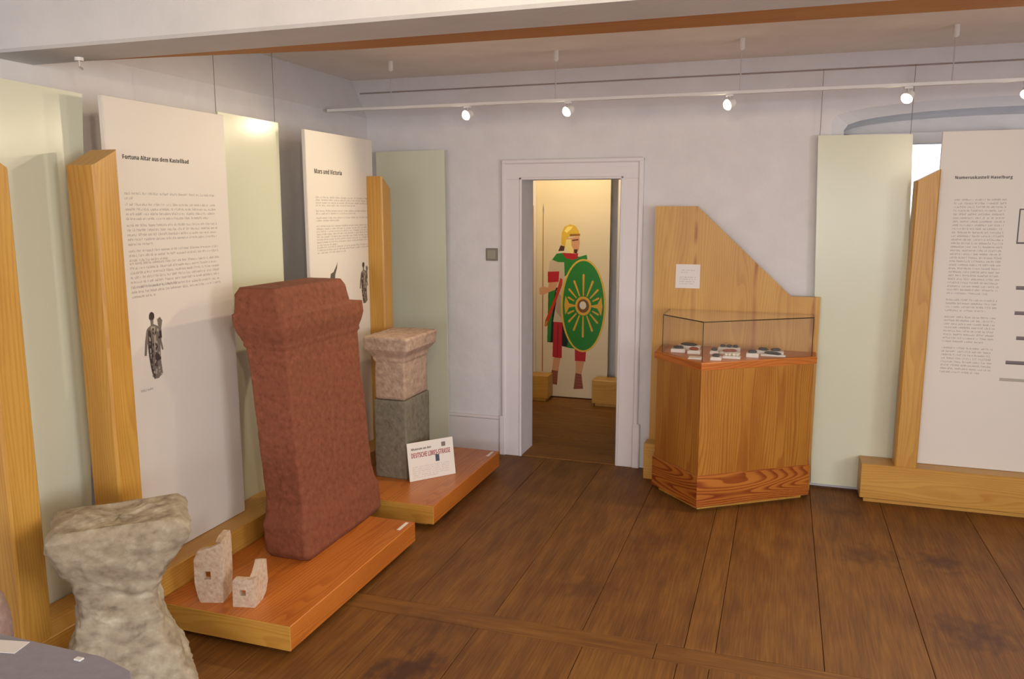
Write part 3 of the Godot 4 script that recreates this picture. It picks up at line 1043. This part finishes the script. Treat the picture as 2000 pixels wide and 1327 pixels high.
func grey_stone() -> void:
	var lv := []
	for e in [[0.0, 0.02, 0.19, 0.13], [0.05, 0.016, 0.196, 0.135], [0.15, 0.0, 0.178, 0.13], [0.25, -0.018, 0.152, 0.115], [0.34, -0.02, 0.132, 0.105], [0.43, -0.022, 0.128, 0.105], [0.50, -0.012, 0.15, 0.118], [0.57, 0.0, 0.186, 0.138], [0.625, 0.003, 0.212, 0.15], [0.66, 0.003, 0.21, 0.15], [0.68, 0.003, 0.19, 0.132]]:
		lv.append([e[0], e[1], 0.0, e[2], e[3], 0.035])
	var o := obj("hourglass_stone", stone(lv, 100, 144, 0.028, 0.0045, 61), M.sandstone)
	o.position = Vector3(-2.105, 0, -2.045)
	o.rotation.y = deg_to_rad(44.0)
	tag(o, "weathered grey sandstone block with narrow waist standing on the floor", "stone")
	lv = []
	for e in [[0.0, 0.085, 0.075], [0.2, 0.085, 0.075], [0.45, 0.08, 0.07], [0.56, 0.07, 0.06], [0.6, 0.04, 0.04]]:
		lv.append([e[0], 0.0, 0.0, e[1], e[2], 0.05])
	o = obj("pinkish_stone", stone(lv, 50, 72, 0.012, 0.004, 66), M.pinkstone)
	o.position = Vector3(-2.21, 0, -1.60)
	o.rotation.y = deg_to_rad(40.0)
	tag(o, "pinkish stone standing in front of the wooden post behind the desk", "stone")

# corner pieces of hollow heating tiles, each with a square hole
func wall_tiles() -> void:
	var make := func(called: String, label: String, at: Vector3, turn: float, front: Array, hole: Rect2, side: Array) -> void:
		var st := mb()
		var th := 0.026
		# front leaf: outline with a square hole cut as four strips
		var poly := PackedVector2Array(front)
		var x0 := hole.position.x
		var x1 := hole.end.x
		var y0 := hole.position.y
		var y1 := hole.end.y
		var to3 := func(p: Vector2, d: float) -> Vector3: return Vector3(p.x, p.y, d)
		for r in [[-1.0, -1.0, 1.0, y0], [-1.0, y1, 1.0, 2.0], [-1.0, y0, x0, y1], [x1, y0, 1.0, y1]]:
			var cut := Geometry2D.intersect_polygons(poly, PackedVector2Array([Vector2(r[0], r[1]), Vector2(r[2], r[1]), Vector2(r[2], r[3]), Vector2(r[0], r[3])]))
			for c in cut: slab(st, c, 0.0, -th, to3)
		obj(called, st, M.clay, self)
		var o: MeshInstance3D = get_child(get_child_count() - 1)
		# side leaf, running back from the right edge
		var s2 := mb()
		var w: float = front[1].x
		slab(s2, PackedVector2Array(side), w - th, w, func(p: Vector2, d: float) -> Vector3: return Vector3(d, p.y, -maxf(p.x, th)))
		obj("side_leaf", s2, M.clay, o)
		o.position = at
		o.rotation.y = turn
		tag(o, label, "tile fragment")
	make.call("wall_tile", "taller clay wall tile fragment with square hole and broken rim", Vector3(-2.169, 0.1302, -2.487), deg_to_rad(18.6),
		[Vector2(0.0, 0.0), Vector2(0.092, 0.0), Vector2(0.104, 0.268), Vector2(0.09, 0.252), Vector2(0.056, 0.236), Vector2(0.0, 0.22), Vector2(-0.017, 0.183), Vector2(-0.019, 0.084), Vector2(-0.01, 0.029)], Rect2(0.02, 0.1, 0.028, 0.034),
		[Vector2(0.0, 0.0), Vector2(0.105, 0.0), Vector2(0.125, 0.085), Vector2(0.13, 0.23), Vector2(0.12, 0.262), Vector2(0.06, 0.262), Vector2(0.0, 0.25)])
	make.call("wall_tile", "lower clay wall tile fragment with square hole, in front of the red altar", Vector3(-2.023, 0.1302, -2.5), deg_to_rad(13.0),
		[Vector2(0.0, 0.0), Vector2(0.092, 0.0), Vector2(0.094, 0.122), Vector2(0.07, 0.118), Vector2(0.011, 0.119), Vector2(0.004, 0.11)], Rect2(0.032, 0.049, 0.025, 0.024),
		[Vector2(0.0, 0.0), Vector2(0.08, 0.0), Vector2(0.115, 0.015), Vector2(0.138, 0.055), Vector2(0.132, 0.15), Vector2(0.085, 0.168), Vector2(0.047, 0.131), Vector2(0.0, 0.12)])

# ==================================================================== desk at the lower left
func desk() -> void:
	var t := thing("desk", "grey laminate desk with a wooden edge, paper lying on it", "desk", Vector3(-1.75, 0, -0.86))
	var plan := []
	for p in [[-0.55, -0.38], [0.40, -0.38], [0.50, -0.355], [0.56, -0.30], [0.58, -0.22], [0.58, 0.38], [-0.55, 0.38]]: plan.append(Vector2(p[0], p[1]))
	var st := mb()
	prism(st, plan, 0.728, 0.75, 0.002)
	obj("top", st, M.laminate, t)
	var under := []
	for p in plan: under.append(p * 0.995)
	st = mb()
	prism(st, under, 0.70, 0.7281, 0.002, Vector3.RIGHT)
	obj("edge", st, M.platform, t)
	for p in [[-0.5, -0.33], [0.5, -0.2], [-0.5, 0.33], [0.5, 0.33]]:
		st = mb()
		tube(st, Vector3(p[0], 0.0, p[1]), Vector3(p[0], 0.7, p[1]), 0.02)
		obj("leg", st, M.steel, t)
	st = mb()
	cbox(st, Vector3(-0.12, 0.0, -0.027), Vector3(0.1, 0.0012, 0.02), 0.0)
	var o := obj("paper_sheet", st, M.paper)
	o.position = Vector3(-1.64, 0.7505, -1.185)
	o.rotation.y = deg_to_rad(12.0)
	tag(o, "white paper strip lying on the grey desk", "paper")
	st = mb()
	cbox(st, Vector3(-0.009, 0.0, -0.006), Vector3(0.009, 0.004, 0.006), 0.001)
	o = obj("desk_clip", st, M.white)
	o.position = Vector3(-1.386, 0.7502, -1.212)
	tag(o, "tiny white clip at the rim of the grey desk", "clip")

# ==================================================================== showcase
func showcase() -> void:
	var t := thing("showcase", "wooden showcase with glass hood and sloping tall back board", "showcase", Vector3(-0.25, 0, -4.95))
	var at := t.position
	var pl := func(a: Array) -> Array:
		var r := []
		for p in a: r.append(Vector2(p[0] - at.x, p[1] - at.z))
		return r
	uvo = Vector2(0.5, 0.5)
	var st := mb()
	prism(st, pl.call([[-0.66, -4.80], [-0.40, -4.53], [0.17, -4.93], [0.17, -5.07], [-0.66, -5.07]]), 0.0, 0.031, 0.0)
	obj("recessed_foot", st, M.pine, t)
	st = mb()
	prism(st, pl.call([[-0.704, -4.80], [-0.40, -4.472], [0.21, -4.905], [0.21, -5.084], [-0.704, -5.084]]), 0.03, 0.213, 0.004, Vector3(0.816, 0, -0.578))
	obj("plinth", st, M.bold, t)
	uvo = Vector2(0.5, 0.3)
	st = mb()
	prism(st, pl.call([[-0.69, -4.80], [-0.40, -4.487], [0.2, -4.912], [0.2, -5.084], [-0.69, -5.084]]), 0.213, 0.822, 0.0)
	obj("body", st, M.larch, t)
	uvo = Vector2(0.5, 0.5)
	st = mb()
	prism(st, pl.call([[-0.708, -4.805], [-0.402, -4.497], [0.215, -4.925], [0.215, -5.084], [-0.708, -5.084]]), 0.822, 0.862, 0.004, Vector3(0.816, 0, -0.578))
	obj("deck", st, M.platform, t)
	# glass hood
	var g: Array = pl.call([[-0.66, -4.79], [-0.402, -4.53], [0.185, -4.93], [0.185, -5.083], [-0.66, -5.083]])
	var y0 := 0.862
	var y1 := 1.085
	for k in [[4, 0], [0, 1], [1, 2], [2, 3]]:
		st = mb()
		var a: Vector2 = g[k[0]]
		var b: Vector2 = g[k[1]]
		var e := (b - a).normalized()
		var n := Vector2(e.y, -e.x) * 0.006
		if n.dot(-a) < 0.0: n = -n
		prism(st, [a, b, b + n, a + n], y0, y1, 0.0)
		obj("pane", st, M.glass, t)
	st = mb()
	prism(st, g, y1, y1 + 0.007, 0.0)
	obj("glass_top", st, M.glass, t)
	var edge := flat(Color(0.3, 0.23, 0.12), 0.3)
	for k in [[4, 0], [0, 1], [1, 2], [2, 3]]:
		st = mb()
		var a: Vector2 = g[k[0]]
		var b: Vector2 = g[k[1]]
		tube(st, Vector3(a.x, y1 + 0.004, a.y), Vector3(b.x, y1 + 0.004, b.y), 0.0035, -1.0, 6)
		obj("edge_seal", st, edge, t)
	for k in 3:
		st = mb()
		tube(st, Vector3(g[k].x, y0, g[k].y), Vector3(g[k].x, y1, g[k].y), 0.0028, -1.0, 6)
		obj("edge_seal", st, edge, t)
	# back board with the sloping edge
	uvo = Vector2(0.56, 0.02)
	st = mb()
	slab(st, PackedVector2Array([Vector2(-0.52, 0.0), Vector2(-0.52, 1.728), Vector2(-0.264, 1.728), Vector2(0.305, 1.192), Vector2(0.472, 1.192), Vector2(0.472, 0.0)]), -0.135, -0.16, func(p: Vector2, d: float) -> Vector3: return Vector3(p.x, p.y, d))
	obj("back_board", st, M.knotty, t)
	st = mb()
	cbox(st, Vector3(-0.535, 0.0, -0.134), Vector3(-0.46, 0.235, -0.02), 0.003, Vector3.RIGHT)
	obj("foot_block", st, M.pine, t)
	uvo = Vector2.ZERO
	# notice pinned to the board
	var im := Image.create(150, 150, false, Image.FORMAT_RGB8)
	im.fill(Color(0.9, 0.88, 0.87))
	var r := RandomNumberGenerator.new()
	r.seed = 9
	small_print(im, 34, 40, 90, 2, 14.0, Color(0.6, 0.58, 0.57), r, 0.5)
	small_print(im, 24, 84, 105, 4, 14.0, Color(0.6, 0.58, 0.57), r, 0.9)
	st = mb()
	face(st, [Vector3(-0.073, -0.073, 0.002), Vector3(0.073, -0.073, 0.002), Vector3(0.073, 0.073, 0.002), Vector3(-0.073, 0.073, 0.002)], Vector3.BACK, Vector3.UP, [Vector2(0, 1), Vector2(1, 1), Vector2(1, 0), Vector2(0, 0)])
	var n := thing("notice", "small white notice on the tall back board of the showcase", "notice", Vector3(-0.558, 1.298, -5.0845))
	obj("print", st, textured(ImageTexture.create_from_image(im), 0.6), n)
	st = mb()
	cbox(st, Vector3(-0.074, -0.074, 0.0), Vector3(0.074, 0.074, 0.0018), 0.0)
	obj("sheet", st, M.paper, n)

	# finds on white trays inside
	var trays := [[-0.52, -4.945, 0.135, 0.07, 0.022, "thin grey bronze strip"], [-0.57, -4.83, 0.085, 0.06, 0.02, "dark iron blade"], [-0.475, -4.80, 0.075, 0.06, 0.02, "reddish pottery sherd"], [-0.452, -4.64, 0.075, 0.07, 0.006, ""], [-0.36, -4.83, 0.05, 0.05, 0.018, "small dark bead"],
		[-0.335, -4.64, 0.06, 0.07, 0.016, "dark bronze brooch"], [-0.283, -4.955, 0.13, 0.05, 0.022, "row of dark nails"], [-0.272, -4.85, 0.12, 0.035, 0.012, "long reddish tile sliver"], [-0.255, -4.72, 0.10, 0.06, 0.012, "four pale bone pieces"],
		[-0.142, -4.80, 0.07, 0.06, 0.022, "dark coin"], [-0.05, -4.93, 0.16, 0.05, 0.018, "two small bronze rings"], [-0.03, -4.86, 0.14, 0.03, 0.008, "dark iron pin"]]
	var dark := flat(Color(0.2, 0.19, 0.16), 0.6)
	var terra := flat(Color(0.58, 0.26, 0.13), 0.8)
	var bone := flat(Color(0.88, 0.85, 0.76), 0.6)
	for a in trays:
		st = mb()
		cbox(st, Vector3(-a[2] / 2, 0, -a[3] / 2), Vector3(a[2] / 2, a[4], a[3] / 2), 0.002)
		cbox(st, Vector3(-a[2] / 2 + 0.006, a[4] - 0.0005, -a[3] / 2 + 0.006), Vector3(a[2] / 2 - 0.006, a[4] + 0.002, a[3] / 2 - 0.006), 0.001)
		var o := obj("find_tray", st, M.paper)
		o.position = Vector3(a[0], 0.8622, a[1])
		var what: String = a[5]
		tag(o, "white card mount under a %s in the showcase" % what if what else "blank white label card in the showcase corner", "mount", "card mounts in the showcase")
		if what == "": continue
		var mat: Material = terra if "reddish" in what else (bone if "bone" in what else dark)
		var f := thing("find", what + " on a white mount in the showcase", "find", o.position + Vector3(0, a[4] + 0.0022, 0), 0.0, "small finds in the showcase")
		var bits := 4 if "four" in what else (3 if "row" in what else (2 if "two" in what else 1))
		for i in bits:
			var lv := []
			var hx: float = a[2] * 0.36 / bits
			for e in [[0.0, 0.7], [0.005, 1.0], [0.011, 0.95], [0.016, 0.6]]: lv.append([e[0], 0.0, 0.0, hx * e[1], a[3] * 0.24 * e[1], 0.006])
			var pc := obj("piece", stone(lv, 6, 20, 0.004, 0.0015, 70 + i), mat, f)
			pc.position = Vector3((i - (bits - 1) / 2.0) * a[2] * 0.85 / bits, 0, 0)
			pc.rotation.y = 0.4 * sin(i * 3.0 + a[0] * 40.0)

# ==================================================================== light track
func spot_head(parent: Node3D, at: Vector3, to: Vector3, energy: float, angle: float, color: Color) -> void:
	var d := to.normalized()
	var st := mb()
	tube(st, at - d * 0.035, at - d * 0.028, 0.014, 0.022, 20)
	tube(st, at - d * 0.028, at + d * 0.012, 0.022, 0.03, 20)
	obj("lamp_cup", st, M.white, parent)
	st = mb()
	tube(st, at + d * 0.010, at + d * 0.018, 0.028, 0.027, 20)
	tube(st, at + d * 0.018, at + d * 0.027, 0.027, 0.02, 20)
	tube(st, at + d * 0.027, at + d * 0.032, 0.02, 0.008, 20)
	obj("bulb", st, M.bulb, parent)
	var l := SpotLight3D.new()
	l.name = "beam"
	l.light_color = color
	l.light_energy = energy
	l.spot_angle = angle
	l.spot_angle_attenuation = 0.9
	l.spot_range = 14.0
	l.spot_attenuation = 2.0
	l.light_size = 0.025
	l.shadow_enabled = true
	parent.add_child(l)
	l.position = at + d * 0.045
	l.basis = Basis.looking_at(d, Vector3.UP if absf(d.y) < 0.95 else Vector3.RIGHT)

func track() -> void:
	var warm := Color(1.0, 0.91, 0.76)
	# where each lamp stands, where it is aimed, and what it lights
	track_line(-4.6, -2.775, 3.3, "white lighting track hung on thin rods in front of the doorway wall", [-2.33, -1.285, -0.265, 0.745, 1.75, 2.75],
		[[-1.828, Vector3(-2.46, 1.7, -3.3), 0.22, 50.0, "spotlight on the track near the room corner aimed at the left text boards"],
		[-1.209, Vector3(-2.4, 1.1, -3.1), 1.1, 48.0, "spotlight on the track above the doorway aimed at the altars"],
		[-0.316, Vector3(-2.46, 1.3, -2.9), 0.5, 46.0, "spotlight on the track above the tall back board of the showcase"],
		[0.552, Vector3(-1.0, 0.0, -2.6), 0.9, 55.0, "spotlight on the track above the hanging glass panel beside the showcase"],
		[1.075, Vector3(0.4, 0.0, -2.6), 0.9, 55.0, "spotlight on the track above the text board with drawings"]], warm)
	# its twin on the near side of the beam
	track_line(-0.6, -2.6, 3.3, "white lighting track hung on thin rods on the near side of the beam", [-2.2, -0.6, 1.0, 2.6],
		[[-0.3, Vector3(-1.2, 1.0, -5.2), 1.4, 60.0, "spotlight on the near track aimed at the doorway"],
		[1.3, Vector3(0.6, 1.0, -5.2), 0.9, 60.0, "spotlight on the near track aimed at the showcase"]], warm)

func track_line(z: float, x0: float, x1: float, label: String, rods: Array, heads: Array, warm: Color) -> void:
	var y := 2.325
	var t := thing("light_track", label, "light track", Vector3(0, y, z))
	var st := mb()
	cbox(st, Vector3(x0, -0.009, -0.014), Vector3(x1, 0.009, 0.014), 0.002, Vector3.RIGHT)
	obj("rail", st, M.white, t)
	for x in rods:
		st = mb()
		tube(st, Vector3(x, 0.009, 0), Vector3(x, TOP - y - 0.055, 0), 0.003, -1.0, 8)
		obj("rod", st, M.steel, t)
		st = mb()
		tube(st, Vector3(x, TOP - y - 0.06, 0), Vector3(x, TOP - y - 0.05, 0), 0.008, 0.016)
		tube(st, Vector3(x, TOP - y - 0.05, 0), Vector3(x, TOP - y, 0), 0.016)
		obj("ceiling_cup", st, M.white, t)
	for h in heads:
		var p := Vector3(h[0], y - 0.009, z)
		var o := thing("track_spotlight", h[4], "spotlight", p)
		st = mb()
		cbox(st, Vector3(-0.02, -0.012, -0.015), Vector3(0.02, 0.0, 0.015), 0.002)
		obj("adapter", st, M.white, o)
		st = mb()
		tube(st, Vector3(0, -0.012, 0), Vector3(0, -0.036, 0), 0.006)
		obj("stem", st, M.steel, o)
		var head := Vector3(0, -0.05, 0)
		spot_head(o, head, h[1] - p - head, h[2], h[3], warm)

# ==================================================================== small things
func small_things() -> void:
	# light switch
	var t := thing("light_switch", "grey square light switch on the wall beside the doorway", "switch", Vector3(-1.89, 1.405, WALL_Z))
	var st := mb()
	cbox(st, Vector3(-0.043, -0.043, 0.0), Vector3(0.043, 0.043, 0.01), 0.003)
	obj("plate", st, flat(Color(0.52, 0.5, 0.45), 0.5), t)
	st = mb()
	cbox(st, Vector3(-0.03, -0.03, 0.0101), Vector3(0.03, 0.03, 0.016), 0.003)
	obj("rocker", st, flat(Color(0.6, 0.58, 0.52), 0.45), t)
	# printed card leaning on the pedestal
	var a := Vector3(-2.004, 0.1312, -4.085)
	var b := Vector3(-1.812, 0.1312, -4.32)
	var along := (b - a).normalized()
	var out := Vector3(-along.z, 0, along.x)
	if out.z < 0.0: out = -out
	t = thing("info_card", "white card with red lettering leaning against the grey pedestal", "card", a)
	var up := (Vector3.UP * 0.985 - out * 0.17).normalized()
	t.basis = Basis(along, up, along.cross(up))
	st = mb()
	cbox(st, Vector3(0, 0.0, -0.005), Vector3(0.303, 0.225, 0.0), 0.001)
	obj("board", st, M.paper, t)
	lettering("Museum an der", 0.13, Vector3(0.025, 0.175, 0.0005), 0.0, M.ink, t)
	var redm := flat(Color(0.62, 0.22, 0.2), 0.6)
	lettering("DEUTSCHE LIMES-STRASSE", 0.255, Vector3(0.022, 0.125, 0.0005), 0.0, redm, t, true, "red_lettering", 1.9)
	st = mb()
	cbox(st, Vector3(0.178, 0.095, 0.0), Vector3(0.203, 0.135, 0.001), 0.0)
	obj("picture", st, flat(Color(0.26, 0.32, 0.38), 0.6), t)
	st = mb()
	cbox(st, Vector3(0.224, 0.178, 0.0), Vector3(0.25, 0.204, 0.001), 0.0)
	obj("emblem", st, flat(Color(0.5, 0.45, 0.42), 0.6), t)
	var im := Image.create(200, 100, false, Image.FORMAT_RGB8)
	im.fill(Color(0.92, 0.9, 0.87))
	var r := RandomNumberGenerator.new()
	r.seed = 77
	small_print(im, 4, 16, 185, 6, 15.0, Color(0.72, 0.69, 0.67), r, 0.7)
	st = mb()
	face(st, [Vector3(0.02, 0.01, 0.0006), Vector3(0.285, 0.01, 0.0006), Vector3(0.285, 0.09, 0.0006), Vector3(0.02, 0.09, 0.0006)], Vector3.BACK, Vector3.UP, [Vector2(0, 1), Vector2(1, 1), Vector2(1, 0), Vector2(0, 0)])
	obj("print", st, textured(ImageTexture.create_from_image(im), 0.6), t)
	# small number tags on the platforms
	for p in [[-1.748, -3.47, "small white tag on the corner of the red altar's platform"], [-1.752, -4.755, "small white tag on the corner of the small altar's platform"]]:
		st = mb()
		cbox(st, Vector3(-0.008, 0.0, -0.05), Vector3(0.008, 0.002, 0.05), 0.0)
		var o := obj("number_tag", st, M.paper)
		o.position = Vector3(p[0], 0.1305, p[1])
		tag(o, p[2], "tag")
	# hook under the beam
	t = thing("beam_hook", "small white hook screwed under the ceiling beam by the left wall", "hook", Vector3(-2.52, 2.263, -2.44))
	st = mb()
	tube(st, Vector3(0, 0.0, 0), Vector3(0, -0.012, 0), 0.016)
	obj("rosette", st, M.white, t)
	st = mb()
	tube(st, Vector3(0, -0.012, 0), Vector3(0.0, -0.034, 0), 0.004)
	tube(st, Vector3(0, -0.034, 0), Vector3(0.014, -0.042, 0), 0.004)
	obj("hook", st, M.steel, t)
